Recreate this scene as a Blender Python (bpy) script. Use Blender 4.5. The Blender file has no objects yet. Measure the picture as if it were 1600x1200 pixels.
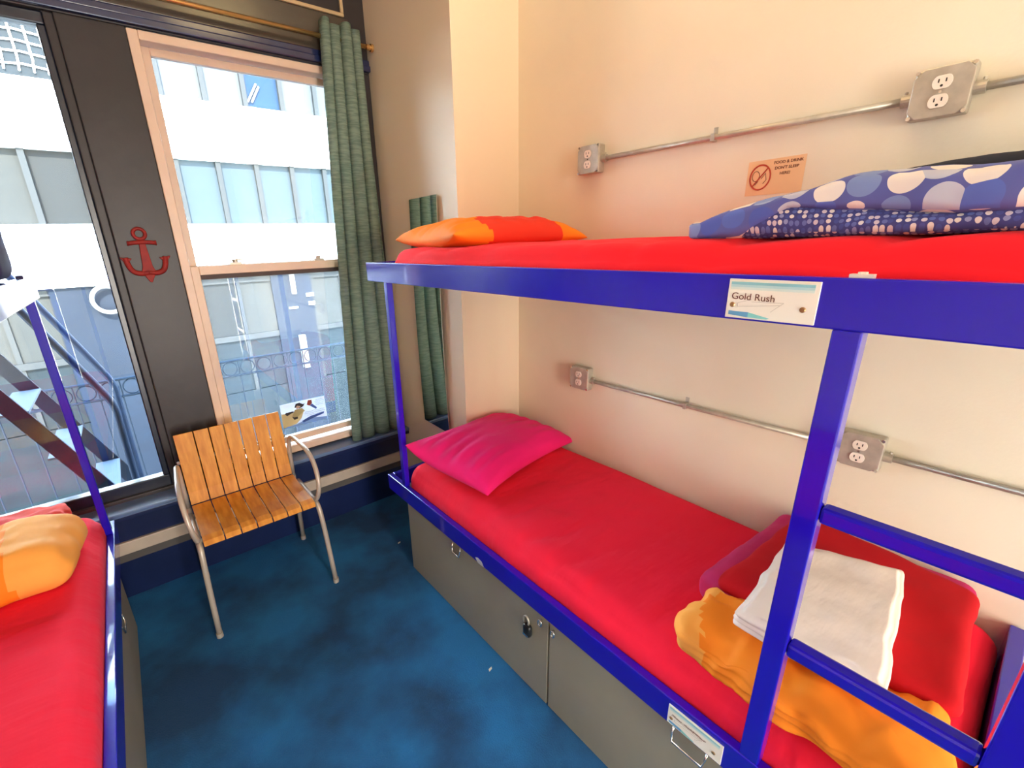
import bpy, bmesh, math, random
from mathutils import Vector, Matrix, noise
random.seed(7)
SC = bpy.context.scene
COL = SC.collection
PI = math.pi

# ------------------------------------------------------------------ camera
cam = bpy.data.cameras.new('camera')
cam_o = bpy.data.objects.new('camera', cam); COL.objects.link(cam_o)
R_ = Vector((0.78936916, -0.61312019, -0.03130426))
U_ = Vector((0.21850826, 0.23293796, 0.94762548))
F_ = Vector((0.57371636, 0.75486657, -0.31784587))
M = Matrix.Identity(4)
for i in range(3):
    M[i][0] = R_[i]; M[i][1] = U_[i]; M[i][2] = -F_[i]
M[0][3], M[1][3], M[2][3] = 0.0, 0.0, 1.574
cam_o.matrix_world = M
cam.sensor_width = 36.0
cam.lens = 703.135 / 1600 * 36
cam.shift_x = (800 - 744.78) / 1600
cam.shift_y = (613.8 - 600) / 1600
cam.clip_start = 0.02
SC.camera = cam_o

# ------------------------------------------------------------------ view
SC.view_settings.view_transform = 'Standard'
SC.view_settings.look = 'None'
SC.view_settings.exposure = 1.28
SC.view_settings.gamma = 1.0
SC.view_settings.use_curve_mapping = False
try:
    SC.cycles.use_denoising = True
    SC.cycles.denoiser = 'OPENIMAGEDENOISE'
    SC.cycles.max_bounces = 10
    SC.cycles.diffuse_bounces = 5
    SC.cycles.transparent_max_bounces = 12
    SC.cycles.sample_clamp_indirect = 0.0
    SC.cycles.caustics_reflective = False
    SC.cycles.caustics_refractive = False
except Exception:
    pass

# ------------------------------------------------------------------ world, sun, lamps
W = bpy.data.worlds.new('sky'); SC.world = W; W.use_nodes = True
wn = W.node_tree; wn.nodes.clear()
wo = wn.nodes.new('ShaderNodeOutputWorld'); wb = wn.nodes.new('ShaderNodeBackground')
wb.inputs['Strength'].default_value = 15.0
tc = wn.nodes.new('ShaderNodeTexCoord'); sp = wn.nodes.new('ShaderNodeSeparateXYZ')
cr = wn.nodes.new('ShaderNodeValToRGB')
cr.color_ramp.elements[0].position = 0.0; cr.color_ramp.elements[0].color = (0.80, 0.92, 1.0, 1)
cr.color_ramp.elements[1].position = 0.6; cr.color_ramp.elements[1].color = (0.30, 0.55, 1.0, 1)
wn.links.new(tc.outputs['Generated'], sp.inputs[0]); wn.links.new(sp.outputs['Z'], cr.inputs[0])
wn.links.new(cr.outputs[0], wb.inputs[0]); wn.links.new(wb.outputs[0], wo.inputs[0])

def light(name, kind, loc, energy, color, **kw):
    l = bpy.data.lights.new(name, kind); l.energy = energy; l.color = color
    for k, v in kw.items(): setattr(l, k, v)
    o = bpy.data.objects.new(name, l); COL.objects.link(o); o.location = loc
    return o
sun = light('sun', 'SUN', (0, -5, 12), 27.0, (1.0, 0.96, 0.9), angle=0.02)
sun.rotation_euler = Vector((0.25, 0.75, -0.62)).to_track_quat('-Z', 'Y').to_euler()
# the room's warm ceiling lamp above the frame and an unseen fill light added behind the camera
lamp1 = light('ceiling_lamp', 'AREA', (0.92, 0.70, 3.15), 3.2, (1.0, 0.72, 0.32), shape='DISK', size=0.6)
fill_lamp = light('added_fill_light', 'AREA', (0.345, -2.66, 1.10), 52, (1.0, 0.93, 0.84), shape='RECTANGLE', size=0.64, size_y=2.1)
fill_lamp.rotation_euler = (PI / 2, 0, 0)

# ------------------------------------------------------------------ helpers
def lk(t, a, b): t.links.new(a, b)
def mat(name, col, rough=0.6, metal=0.0, spec=0.5, coat=0.0, var=0.0, vscale=6.0, bump=0.0, bscale=60.0,
        bstretch=(1, 1, 1), col2=None, sheen=0.0, coatr=0.05, contrast=(0.35, 0.65), detail=3.0):
    m = bpy.data.materials.new(name); m.use_nodes = True
    t = m.node_tree; p = t.nodes['Principled BSDF']
    p.inputs['Base Color'].default_value = (*col, 1)
    p.inputs['Roughness'].default_value = rough; p.inputs['Metallic'].default_value = metal
    p.inputs['Specular IOR Level'].default_value = spec
    p.inputs['Coat Weight'].default_value = coat; p.inputs['Coat Roughness'].default_value = coatr
    p.inputs['Sheen Weight'].default_value = sheen
    tcn = t.nodes.new('ShaderNodeTexCoord')
    if var > 0 or col2:
        n = t.nodes.new('ShaderNodeTexNoise'); n.inputs['Scale'].default_value = vscale
        n.inputs['Detail'].default_value = detail
        lk(t, tcn.outputs['Object'], n.inputs['Vector'])
        r = t.nodes.new('ShaderNodeValToRGB')
        c2 = col2 or tuple(c * (1 - var) for c in col)
        r.color_ramp.elements[0].position = contrast[0]; r.color_ramp.elements[1].position = contrast[1]
        r.color_ramp.elements[0].color = (*c2, 1); r.color_ramp.elements[1].color = (*col, 1)
        lk(t, n.outputs['Fac'], r.inputs[0]); lk(t, r.outputs[0], p.inputs['Base Color'])
    if bump > 0:
        mp = t.nodes.new('ShaderNodeMapping'); mp.inputs['Scale'].default_value = bstretch
        n = t.nodes.new('ShaderNodeTexNoise'); n.inputs['Scale'].default_value = bscale; n.inputs['Detail'].default_value = 3
        b = t.nodes.new('ShaderNodeBump'); b.inputs['Strength'].default_value = bump; b.inputs['Distance'].default_value = 0.01
        lk(t, tcn.outputs['Object'], mp.inputs[0]); lk(t, mp.outputs[0], n.inputs['Vector'])
        lk(t, n.outputs['Fac'], b.inputs['Height']); lk(t, b.outputs[0], p.inputs['Normal'])
    return m

def wood_mat(name, c1, c2, rough=0.35):
    m = mat(name, c1, .5, spec=.35)
    t = m.node_tree; p = t.nodes['Principled BSDF']
    tcn = t.nodes.new('ShaderNodeTexCoord'); mp = t.nodes.new('ShaderNodeMapping')
    mp.inputs['Scale'].default_value = (9, 1.6, 1.6)
    n = t.nodes.new('ShaderNodeTexNoise'); n.inputs['Scale'].default_value = 6; n.inputs['Detail'].default_value = 5
    r = t.nodes.new('ShaderNodeValToRGB')
    r.color_ramp.elements[0].position = 0.35; r.color_ramp.elements[1].position = 0.7
    r.color_ramp.elements[0].color = (*c1, 1); r.color_ramp.elements[1].color = (*c2, 1)
    lk(t, tcn.outputs['Object'], mp.inputs[0]); lk(t, mp.outputs[0], n.inputs['Vector'])
    lk(t, n.outputs['Fac'], r.inputs[0]); lk(t, r.outputs[0], p.inputs['Base Color'])
    return m

def dots_mat(name, base, cols, scale, thr, squash=(1, 1, 1)):
    """round dots of several tones laid over a cloth: voronoi cells, each cell its own tone"""
    m = mat(name, base, 0.85, bump=0.25, bscale=14)
    t = m.node_tree; p = t.nodes['Principled BSDF']
    tcn = t.nodes.new('ShaderNodeTexCoord'); mp = t.nodes.new('ShaderNodeMapping'); mp.inputs['Scale'].default_value = squash
    v = t.nodes.new('ShaderNodeTexVoronoi'); v.inputs['Scale'].default_value = scale; v.inputs['Randomness'].default_value = 0.28
    v.voronoi_dimensions = '2D'
    lk(t, tcn.outputs['UV'], mp.inputs[0]); lk(t, mp.outputs[0], v.inputs['Vector'])
    sep = t.nodes.new('ShaderNodeSeparateColor'); lk(t, v.outputs['Color'], sep.inputs[0])
    r = t.nodes.new('ShaderNodeValToRGB'); r.color_ramp.interpolation = 'CONSTANT'
    el = r.color_ramp.elements
    el[0].position = 0; el[0].color = (*cols[0], 1); el[1].position = 1.0 / len(cols); el[1].color = (*cols[1], 1)
    for i in range(2, len(cols)):
        e = el.new(i / len(cols)); e.color = (*cols[i], 1)
    lk(t, sep.outputs[0], r.inputs[0])
    lt = t.nodes.new('ShaderNodeMath'); lt.operation = 'LESS_THAN'; lt.inputs[1].default_value = thr
    lk(t, v.outputs['Distance'], lt.inputs[0])
    mx = t.nodes.new('ShaderNodeMix'); mx.data_type = 'RGBA'
    mx.inputs[6].default_value = (*base, 1)
    lk(t, lt.outputs[0], mx.inputs[0]); lk(t, r.outputs[0], mx.inputs[7]); lk(t, mx.outputs[2], p.inputs['Base Color'])
    return m

def glass_mat(name, haze=0.0, refl=1.0):
    m = bpy.data.materials.new(name); m.use_nodes = True
    t = m.node_tree; t.nodes.clear()
    o = t.nodes.new('ShaderNodeOutputMaterial'); tr = t.nodes.new('ShaderNodeBsdfTransparent')
    tr.inputs[0].default_value = (0.93, 0.97, 0.97, 1)
    g = t.nodes.new('ShaderNodeBsdfGlossy'); g.inputs['Roughness'].default_value = 0.01
    f = t.nodes.new('ShaderNodeFresnel'); f.inputs['IOR'].default_value = 1.5
    mu = t.nodes.new('ShaderNodeMath'); mu.operation = 'MULTIPLY'; mu.inputs[1].default_value = refl; mu.use_clamp = True
    mx = t.nodes.new('ShaderNodeMixShader')
    lk(t, f.outputs[0], mu.inputs[0]); lk(t, mu.outputs[0], mx.inputs[0]); lk(t, tr.outputs[0], mx.inputs[1]); lk(t, g.outputs[0], mx.inputs[2])
    last = mx
    if haze > 0:
        tl = t.nodes.new('ShaderNodeBsdfTranslucent'); tl.inputs[0].default_value = (0.9, 0.95, 1, 1)
        m2 = t.nodes.new('ShaderNodeMixShader'); m2.inputs[0].default_value = haze
        lk(t, mx.outputs[0], m2.inputs[1]); lk(t, tl.outputs[0], m2.inputs[2]); last = m2
    lk(t, last.outputs[0], o.inputs[0])
    return m

def tag(o, label=None, cat=None, group=None, kind=None):
    if label: o['label'] = label
    if cat: o['category'] = cat
    if group: o['group'] = group
    if kind: o['kind'] = kind
    return o

def empty(name, loc, label, cat, group=None, kind=None):
    o = bpy.data.objects.new(name, None); COL.objects.link(o); o.location = loc; o.empty_display_size = 0.05
    return tag(o, label, cat, group, kind)

def obj(name, bm, m, parent=None, smooth=False, bevel=0.0, subsurf=0, kind=None):
    """link bm (built in world coordinates) as one mesh object; origin moved to its lowest centre"""
    if bevel > 0:
        pass
    bmesh.ops.recalc_face_normals(bm, faces=bm.faces)
    me = bpy.data.meshes.new(name)
    xs = [v.co.x for v in bm.verts]; ys = [v.co.y for v in bm.verts]; zs = [v.co.z for v in bm.verts]
    if parent is not None: org = parent_world(parent)
    else: org = Vector(((min(xs) + max(xs)) / 2, (min(ys) + max(ys)) / 2, min(zs)))
    for v in bm.verts: v.co -= org
    bm.to_mesh(me); bm.free()
    ms = m if isinstance(m, (list, tuple)) else [m]
    for q in ms: me.materials.append(q)
    for p in me.polygons: p.use_smooth = smooth
    o = bpy.data.objects.new(name, me); COL.objects.link(o)
    if parent is not None: o.parent = parent; o.location = (0, 0, 0)
    else: o.location = org
    if bevel > 0:
        b = o.modifiers.new('bevel', 'BEVEL'); b.width = bevel; b.segments = 2; b.limit_method = 'ANGLE'; b.angle_limit = 0.6
    if subsurf:
        s = o.modifiers.new('sub', 'SUBSURF'); s.levels = subsurf; s.render_levels = subsurf
    if kind: o['kind'] = kind
    return o

def parent_world(p):
    v = Vector(p.location)
    while p.parent: p = p.parent; v += Vector(p.location)
    return v

def BM(): return bmesh.new()
def box(bm, x0, x1, y0, y1, z0, z1, mi=0):
    vs = [bm.verts.new((x, y, z)) for x in (x0, x1) for y in (y0, y1) for z in (z0, z1)]
    for f in ((0, 1, 3, 2), (4, 6, 7, 5), (0, 4, 5, 1), (2, 3, 7, 6), (0, 2, 6, 4), (1, 5, 7, 3)):
        bm.faces.new([vs[i] for i in f]).material_index = mi
    return bm
def box1(*a): return box(BM(), *a)

def prism(bm, pts, d, ):
    """polygon pts (3-D) extruded by vector d"""
    d = Vector(d)
    a = [bm.verts.new(p) for p in pts]; b = [bm.verts.new(Vector(p) + d) for p in pts]
    n = len(pts); bm.faces.new(a); bm.faces.new(b[::-1])
    for i in range(n): bm.faces.new((a[i], a[(i + 1) % n], b[(i + 1) % n], b[i]))
    return bm

def tube(bm, pts, r, seg=10, closed=False, r2=None, smoothn=0):
    pts = [Vector(p) for p in pts]
    if smoothn:
        for _ in range(smoothn):       # chaikin, ends kept
            q = [pts[0]] if not closed else []
            rng = range(len(pts) - 1) if not closed else range(len(pts))
            for i in rng:
                a, b = pts[i], pts[(i + 1) % len(pts)]
                if closed or i > 0: q.append(a.lerp(b, 0.25))
                if closed or i < len(pts) - 2: q.append(a.lerp(b, 0.75))
            if not closed: q.append(pts[-1])
            pts = q
    n = len(pts); rings = []; up = None
    for i, p in enumerate(pts):
        if closed: t = (pts[(i + 1) % n] - pts[i - 1]).normalized()
        else: t = (pts[min(i + 1, n - 1)] - pts[max(i - 1, 0)]).normalized()
        if up is None: up = t.orthogonal().normalized()
        up = (up - t * up.dot(t)).normalized(); s = t.cross(up)
        rr = r if r2 is None else r + (r2 - r) * i / (n - 1)
        rings.append([bm.verts.new(p + (up * math.cos(a) + s * math.sin(a)) * rr) for a in [2 * PI * k / seg for k in range(seg)]])
    for i in range(n if closed else n - 1):
        A, B = rings[i], rings[(i + 1) % n]
        for k in range(seg): bm.faces.new((A[k], A[(k + 1) % seg], B[(k + 1) % seg], B[k]))
    if not closed: bm.faces.new(rings[0][::-1]); bm.faces.new(rings[-1])
    return bm

def cyl(bm, c, axis, r, h, seg=16, r1=None):
    c = Vector(c); a = Vector(axis).normalized()
    return tube(bm, [c, c + a * h], r, seg, r2=r1)

def soft(sx, sy, sz, r, n=24, fn=None, uvs=True, ny=None, nz=None):
    """rounded box centred at 0 on x,y, base z=0, then fn(p, unit) -> p"""
    bm = BM(); nx = n; ny = ny or n; nz = nz or max(4, n // 4)
    h = Vector((sx / 2, sy / 2, sz / 2)); grid = {}
    uvl = bm.loops.layers.uv.new('UVMap')
    def V(i, j, k):
        key = (i, j, k)
        if key in grid: return grid[key]
        u = Vector((2 * i / nx - 1, 2 * j / ny - 1, 2 * k / nz - 1))
        p = Vector((u.x * h.x, u.y * h.y, u.z * h.z))
        q = Vector([max(-(h[a] - r), min(h[a] - r, p[a])) for a in range(3)])
        d = p - q
        if d.length > 1e-9: p = q + d.normalized() * r
        p.z += h.z
        if fn: p = fn(p, u)
        v = bm.verts.new(p); grid[key] = v; uvc[v] = (u.x * h.x + (u.z * h.z if abs(u.x) == 1 else 0) * (1 if u.x < 0 else -1) * -1, u.y * h.y, u.z * h.z)
        return v
    uvc = {}
    faces = []
    for i in range(nx):
        for j in range(ny):
            faces.append((V(i, j, 0), V(i, j + 1, 0), V(i + 1, j + 1, 0), V(i + 1, j, 0), 'z'))
            faces.append((V(i, j, nz), V(i + 1, j, nz), V(i + 1, j + 1, nz), V(i, j + 1, nz), 'z'))
    for i in range(nx):
        for k in range(nz):
            faces.append((V(i, 0, k), V(i + 1, 0, k), V(i + 1, 0, k + 1), V(i, 0, k + 1), 'y'))
            faces.append((V(i, ny, k), V(i, ny, k + 1), V(i + 1, ny, k + 1), V(i + 1, ny, k), 'y'))
    for j in range(ny):
        for k in range(nz):
            faces.append((V(0, j, k), V(0, j, k + 1), V(0, j + 1, k + 1), V(0, j + 1, k), 'x'))
            faces.append((V(nx, j, k), V(nx, j + 1, k), V(nx, j + 1, k + 1), V(nx, j, k + 1), 'x'))
    for a, b, c, d, ax in faces:
        f = bm.faces.new((a, b, c, d))
        for l in f.loops:
            u = uvc[l.vert]
            co = l.vert.co
            # arc-length style wrap: side faces continue the top's coordinates downward
            if ax == 'z': l[uvl].uv = (co.x, co.y)
            elif ax == 'x': l[uvl].uv = (co.x + (co.z - sz) * (1 if u[0] < 0 else -1), co.y)
            else: l[uvl].uv = (co.x, co.y + (co.z - sz) * (1 if u[1] < 0 else -1))
    return bm

def place(bm, loc, rz=0.0, rx=0.0, ry=0.0):
    from mathutils import Euler
    bm.transform(Matrix.Translation(loc) @ Euler((rx, ry, rz)).to_matrix().to_4x4())
    return bm

def fbm(p, s, seed=0.0):
    q = Vector(p) * s + Vector((seed, seed * 1.7, -seed))
    return noise.fractal(q, 1.0, 2.0, 3)

def bilin(c, u, v):
    return (c[0] * (1 - u) * (1 - v) + c[1] * u * (1 - v) + c[2] * u * v + c[3] * (1 - u) * v)

def slab(corners, z0, z1, r, n=28, layers=0, groove=0.01, amp=0.006, ns=7.0, seed=1.0, bulge=0.0, ztop=None, zbot=None):
    """soft folded slab over an arbitrary quad (corners: -x-y, +x-y, +x+y, -x+y)"""
    C = [Vector((c[0], c[1], 0)) for c in corners]
    sx = ((C[1] - C[0]).length + (C[2] - C[3]).length) / 2; sy = ((C[3] - C[0]).length + (C[2] - C[1]).length) / 2
    sz = z1 - z0
    def fn(p, u):
        x, y, z = p
        side = max(abs(u.x), abs(u.y))
        if layers and side > 0.93:
            g = abs(math.sin(PI * layers * (z / sz) + 0.6 * fbm((x, y, 0), 5, seed))) ** 0.5
            k = groove * (1 - g)
            if abs(u.x) > 0.93: x -= math.copysign(k, u.x)
            if abs(u.y) > 0.93: y -= math.copysign(k, u.y)
        uu, vv = x / sx + 0.5, y / sy + 0.5
        q = bilin(C, uu, vv)
        zz = z
        t = z / sz
        if ztop or zbot:
            zt = ztop(uu, vv) if ztop else z1; zb = zbot(uu, vv) if zbot else z0
            zz = zb + (zt - zb) * t
        else: zz = z0 + z
        e = (1 - u.x ** 4) * (1 - u.y ** 4)
        zz += bulge * e * t
        w = fbm((q.x, q.y, zz), ns, seed)
        w2 = fbm((q.x, q.y, zz), ns, seed + 9.1)
        zz += amp * w * t
        q.x += amp * w2 * (0.3 + 0.7 * side); q.y += amp * w * (0.3 + 0.7 * side)
        return Vector((q.x, q.y, zz))
    return soft(sx, sy, sz, min(r, sz * 0.49), n, fn)

def pillow(L, Wd, H, n=40, amp=0.006, seed=3.0, pinch=0.10, ears=(), cre=.15):
    """L along x, Wd along y; corners drawn out into ears, pinched edges with radiating creases"""
    bm = BM(); N = n; top = {}; bot = {}
    uvl = bm.loops.layers.uv.new('UVMap')
    for i in range(N + 1):
        for j in range(N + 1):
            u = 2 * i / N - 1; v = 2 * j / N - 1
            x = u * L / 2 * (1 - pinch * (1 - v * v) * abs(u) ** 3 * -0.2) ; y = v * Wd / 2
            x *= 1 - pinch * (1 - v * v) ** 1 * 0.5 * u * u
            y *= 1 - pinch * (1 - u * u) * 0.6 * v * v
            prof = (max(0, 1 - abs(u) ** 3.2) ** 0.5) * (max(0, 1 - abs(v) ** 3) ** 0.45)
            crease = cre * math.sin(v * 22 + 3 * noise.noise((v * 3, seed, 0))) * abs(u) ** 3 * (1 - abs(u)) * 3 * (u < 0.99)
            w = fbm((x, y, 0), 7, seed) * amp + fbm((x * 0.6, y * 2, 1), 14, seed + 4) * amp * 0.5
            z = H * prof * (0.62 + crease) + w * prof ** 0.3
            zb = -H * 0.34 * prof
            e = i in (0, N) or j in (0, N); dz = 0.0
            for cu, cv, ex, ey, ez in ears:
                k = max(0, (1 + cu * u) / 2) ** 5 * max(0, (1 + cv * v) / 2) ** 5
                x += ex * k; y += ey * k; dz += ez * k
            a = bm.verts.new((x, y, (z if not e else 0.0) + dz)); top[i, j] = a
            bot[i, j] = a if e else bm.verts.new((x, y, zb + dz))
    for i in range(N):
        for j in range(N):
            f = bm.faces.new((top[i, j], top[i + 1, j], top[i + 1, j + 1], top[i, j + 1]))
            for l, (a, b) in zip(f.loops, ((i, j), (i + 1, j), (i + 1, j + 1), (i, j + 1))): l[uvl].uv = (a / N, b / N)
            f = bm.faces.new((bot[i, j], bot[i, j + 1], bot[i + 1, j + 1], bot[i + 1, j]))
            for l, (a, b) in zip(f.loops, ((i, j), (i, j + 1), (i + 1, j + 1), (i + 1, j))): l[uvl].uv = (a / N, b / N)
    return bm

def text_bm(s, size, origin, ux, uy, depth=0.0006, bold=0.0):
    """flat lettering as mesh: ux = reading direction, uy = up direction (unit vectors)"""
    cu = bpy.data.curves.new('lettering', 'FONT'); cu.body = s; cu.size = size; cu.extrude = depth / 2; cu.offset = bold
    to = bpy.data.objects.new('lettering_tmp', cu); COL.objects.link(to)
    dg = bpy.context.evaluated_depsgraph_get()
    me = bpy.data.meshes.new_from_object(to.evaluated_get(dg))
    bm = BM(); bm.from_mesh(me)
    bpy.data.objects.remove(to); bpy.data.meshes.remove(me); bpy.data.curves.remove(cu)
    ux = Vector(ux).normalized(); uy = Vector(uy).normalized(); uz = ux.cross(uy)
    m4 = Matrix.Identity(4)
    for i in range(3): m4[i][0], m4[i][1], m4[i][2], m4[i][3] = ux[i], uy[i], uz[i], origin[i]
    bm.transform(m4)
    return bm

# ------------------------------------------------------------------ materials
M_wall = mat('warm_cream_wall_paint', (0.84, 0.755, 0.585), 0.55, var=0.06, vscale=2.5, bump=0.05, bscale=120)
M_pill = mat('warm_cream_wall_paint_pillar', (0.83, 0.71, 0.52), 0.45, bump=0.05, bscale=120)
M_ceil = mat('white_ceiling_paint', (0.80, 0.76, 0.70), 0.7)
M_dark = mat('charcoal_gloss_paint', (0.045, 0.038, 0.040), 0.42, spec=0.3, coat=0.10, coatr=0.3, var=0.3, vscale=3, bump=0.08, bscale=25)
M_navy = mat('navy_gloss_paint', (0.008, 0.018, 0.090), 0.3, coat=1.0, coatr=0.10, var=0.3, vscale=4, bump=0.06, bscale=30)
M_black = mat('blue_black_frame_paint', (0.010, 0.014, 0.030), 0.3, coat=0.4, coatr=0.2, bump=0.05, bscale=30)
M_cream = mat('cream_pipe_paint', (0.62, 0.52, 0.42), 0.4, var=0.15, vscale=9)
M_grey = mat('grey_recess_paint', (0.10, 0.09, 0.085), 0.6)
M_frame = mat('pinkish_cream_window_paint', (0.74, 0.55, 0.42), 0.4, var=0.08, vscale=8)
M_bead = mat('ochre_trim_bead', (0.55, 0.40, 0.22), 0.35)
M_carpet = mat('blue_carpet', (0.014, 0.165, 0.42), 0.95, col2=(0.010, 0.055, 0.150), vscale=2.6, bump=0.5, bscale=220,
               contrast=(0.38, 0.62), detail=5)
M_blue = mat('royal_blue_enamel', (0.012, 0.003, 0.46), 0.3, spec=0.2, coat=1.0, coatr=0.04, bump=0.02, bscale=20)
M_sheet = mat('red_jersey_sheet', (0.93, 0.013, 0.050), 0.85, sheen=0.03, spec=0.2, bump=1.0, bscale=4, bstretch=(1, 3.5, 1))
M_sheet2 = mat('scarlet_sheet', (0.88, 0.008, 0.018), 0.85, sheen=0.03, spec=0.2, bump=1.0, bscale=4, bstretch=(3, 1, 1))
M_red = mat('red_duvet_cloth', (0.50, 0.005, 0.011), 0.85, spec=0.2, bump=0.25, bscale=9)
M_magenta = mat('magenta_duvet_lining', (0.50, 0.006, 0.11), 0.8, bump=0.2, bscale=9)
M_pink = mat('hot_pink_pillowcase', (0.92, 0.010, 0.19), 0.8, spec=0.25, sheen=0.05, bump=0.25, bscale=8, bstretch=(1, 3, 1))
M_orange = mat('orange_cloth', (0.94, 0.25, 0.005), 0.8, bump=0.3, bscale=9)
M_orange2 = mat('pale_orange_cloth', (0.95, 0.40, 0.07), 0.8, bump=0.3, bscale=9)
M_ored = mat('orange_red_cloth', (0.84, 0.035, 0.012), 0.8, bump=0.3, bscale=9)
M_white = mat('folded_white_sheet', (0.86, 0.74, 0.66), 0.8, bump=0.35, bscale=10, bstretch=(1, 3, 1))
M_darkcl = mat('charcoal_blanket', (0.020, 0.020, 0.028), 0.9, bump=0.2, bscale=20)
M_purple = mat('dark_purple_pillowcase', (0.025, 0.012, 0.07), 0.85)
M_locker = mat('grey_locker_board', (0.33, 0.31, 0.235), 0.5, var=0.08, vscale=5)
M_steel = mat('galvanised_steel', (0.58, 0.53, 0.44), 0.4, metal=0.5, var=0.2, vscale=30)
M_chrome = mat('bright_steel', (0.85, 0.83, 0.80), 0.18, metal=1.0)
M_ivory = mat('ivory_outlet_plastic', (0.85, 0.76, 0.65), 0.4)
M_hole = mat('dark_slot', (0.02, 0.015, 0.012), 0.7)
M_champ = mat('champagne_tube_paint', (0.55, 0.48, 0.40), 0.32, metal=0.2, coat=0.3)
M_wood = wood_mat('honey_bent_plywood', (0.60, 0.22, 0.025), (0.80, 0.36, 0.055))
M_anchor = mat('red_cast_iron_paint', (0.30, 0.018, 0.014), 0.55, spec=.3, coat=0.0, var=0.3, vscale=30)
M_copper = mat('brass_rod', (0.75, 0.48, 0.20), 0.25, metal=0.9)
M_mirror = mat('mirror_glass', (0.80, 0.86, 0.82), 0.01, metal=1.0)
M_paper = mat('sign_paper', (0.86, 0.82, 0.72), 0.45)
M_ink = mat('brown_ink', (0.13, 0.035, 0.02), 0.7)
M_inkr = mat('red_ink', (0.45, 0.05, 0.02), 0.6)
M_kraft = mat('tan_notice_paper', (0.80, 0.52, 0.28), 0.6)
M_brass = mat('brass_screw', (0.42, 0.25, 0.12), 0.3, metal=0.8)
M_black2 = mat('black_lock_body', (0.012, 0.014, 0.016), 0.35)
M_chip = mat('bare_primer', (0.55, 0.55, 0.60), 0.6)
M_glass = glass_mat('window_glass', 0.0, 1.2)
M_glass2 = glass_mat('hazed_window_glass', 0.012, 1.3)  # translucent mix puts a pale insect-screen haze into the lower pane

def curtain_mat():
    m = bpy.data.materials.new('sage_green_curtain'); m.use_nodes = True
    t = m.node_tree; p = t.nodes['Principled BSDF']; out = t.nodes['Material Output']
    p.inputs['Roughness'].default_value = 0.9
    tcn = t.nodes.new('ShaderNodeTexCoord'); mp = t.nodes.new('ShaderNodeMapping'); mp.inputs['Scale'].default_value = (20, 20, 190)
    n = t.nodes.new('ShaderNodeTexNoise'); n.inputs['Scale'].default_value = 1; n.inputs['Detail'].default_value = 2
    r = t.nodes.new('ShaderNodeValToRGB'); r.color_ramp.elements[0].position = 0.4; r.color_ramp.elements[1].position = 0.6
    r.color_ramp.elements[0].color = (0.16, 0.23, 0.18, 1); r.color_ramp.elements[1].color = (0.27, 0.36, 0.28, 1)
    lk(t, tcn.outputs['Object'], mp.inputs[0]); lk(t, mp.outputs[0], n.inputs['Vector']); lk(t, n.outputs['Fac'], r.inputs[0])
    lk(t, r.outputs[0], p.inputs['Base Color'])
    tl = t.nodes.new('ShaderNodeBsdfTranslucent'); tl.inputs[0].default_value = (0.16, 0.34, 0.32, 1)
    mx = t.nodes.new('ShaderNodeMixShader'); mx.inputs[0].default_value = 0.26
    lk(t, p.outputs[0], mx.inputs[1]); lk(t, tl.outputs[0], mx.inputs[2]); lk(t, mx.outputs[0], out.inputs[0])
    return m
M_curtain = curtain_mat()

# ------------------------------------------------------------------ room shell
XW, XP, YP, YW = 1.604, 1.241, 1.726, 2.451      # bed wall, mirror wall, pillar face, window wall
XL, YB, ZC = -1.06, -2.7, 3.2
def struct(name, bm, m, **k): return obj(name, bm, m, kind='structure', **k)
struct('floor', box1(XL - .1, XW + .1, YB - .1, YW + .2, -0.08, 0.0), M_carpet)
struct('ceiling', box1(XL - .1, XW + .1, YB - .1, YW + .2, ZC, ZC + .1), M_ceil)
struct('wall_right', box1(XW, XW + .12, YB, YP + .2, 0, ZC), M_wall)
struct('wall_pillar', box1(XP, XW + .12, YP, YW + .2, 0, ZC), M_pill)
struct('wall_left', box1(XL - .12, XL, YB, YW + .2, 0, ZC), M_wall)
struct('wall_back', box1(XL - .1, XW + .12, YB - .12, YB, 0, ZC), M_wall)
wf = BM()
box(wf, XL, XP, YW, YW + .2, 0.0, 0.50)                 # below the windows
box(wf, 0.022, 0.232, YW, YW + .2, 0.50, 2.40)          # pier between the windows
box(wf, -0.008, 0.022, YW + .012, YW + .2, 0.50, 2.40)
box(wf, 1.19, XP, YW, YW + .2, 0.50, 2.40)
box(wf, XL, -0.98, YW, YW + .2, 0.50, 2.40)
box(wf, XL, XP, YW, YW + .2, 2.40, ZC)                  # lintel
struct('wall_front', wf, M_dark, bevel=0.004)
struct('baseboard_front', box1(XL, XP, YW - .012, YW, 0.0, 0.19), M_navy)
tb = BM()                                                # transom panel: raised beads above the right window
for (x0, x1, z0, z1) in ((-0.9, 1.13, 2.615, 2.630), (1.115, 1.13, 2.63, 3.05), (-0.9, 1.13, 3.05, 3.065)):
    box(tb, x0, x1, YW - .014, YW, z0, z1)
struct('trim_1', tb, M_bead, bevel=0.003)
M_lint = mat('charcoal_lacquer', (0.05, 0.040, 0.028), 0.3, coat=1.0, coatr=0.22, bump=.1, bscale=12)
struct('trim_7', box1(XL, 1.15, YW - .008, YW, 2.459, 2.612), M_lint, bevel=0.002)
tn = BM()
box(tn, XL, XP, YW - .022, YW, 2.405, 2.432); box(tn, XL, XP, YW - .012, YW, 2.432, 2.458)
struct('trim_2', tn, M_navy, bevel=0.004)
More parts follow.
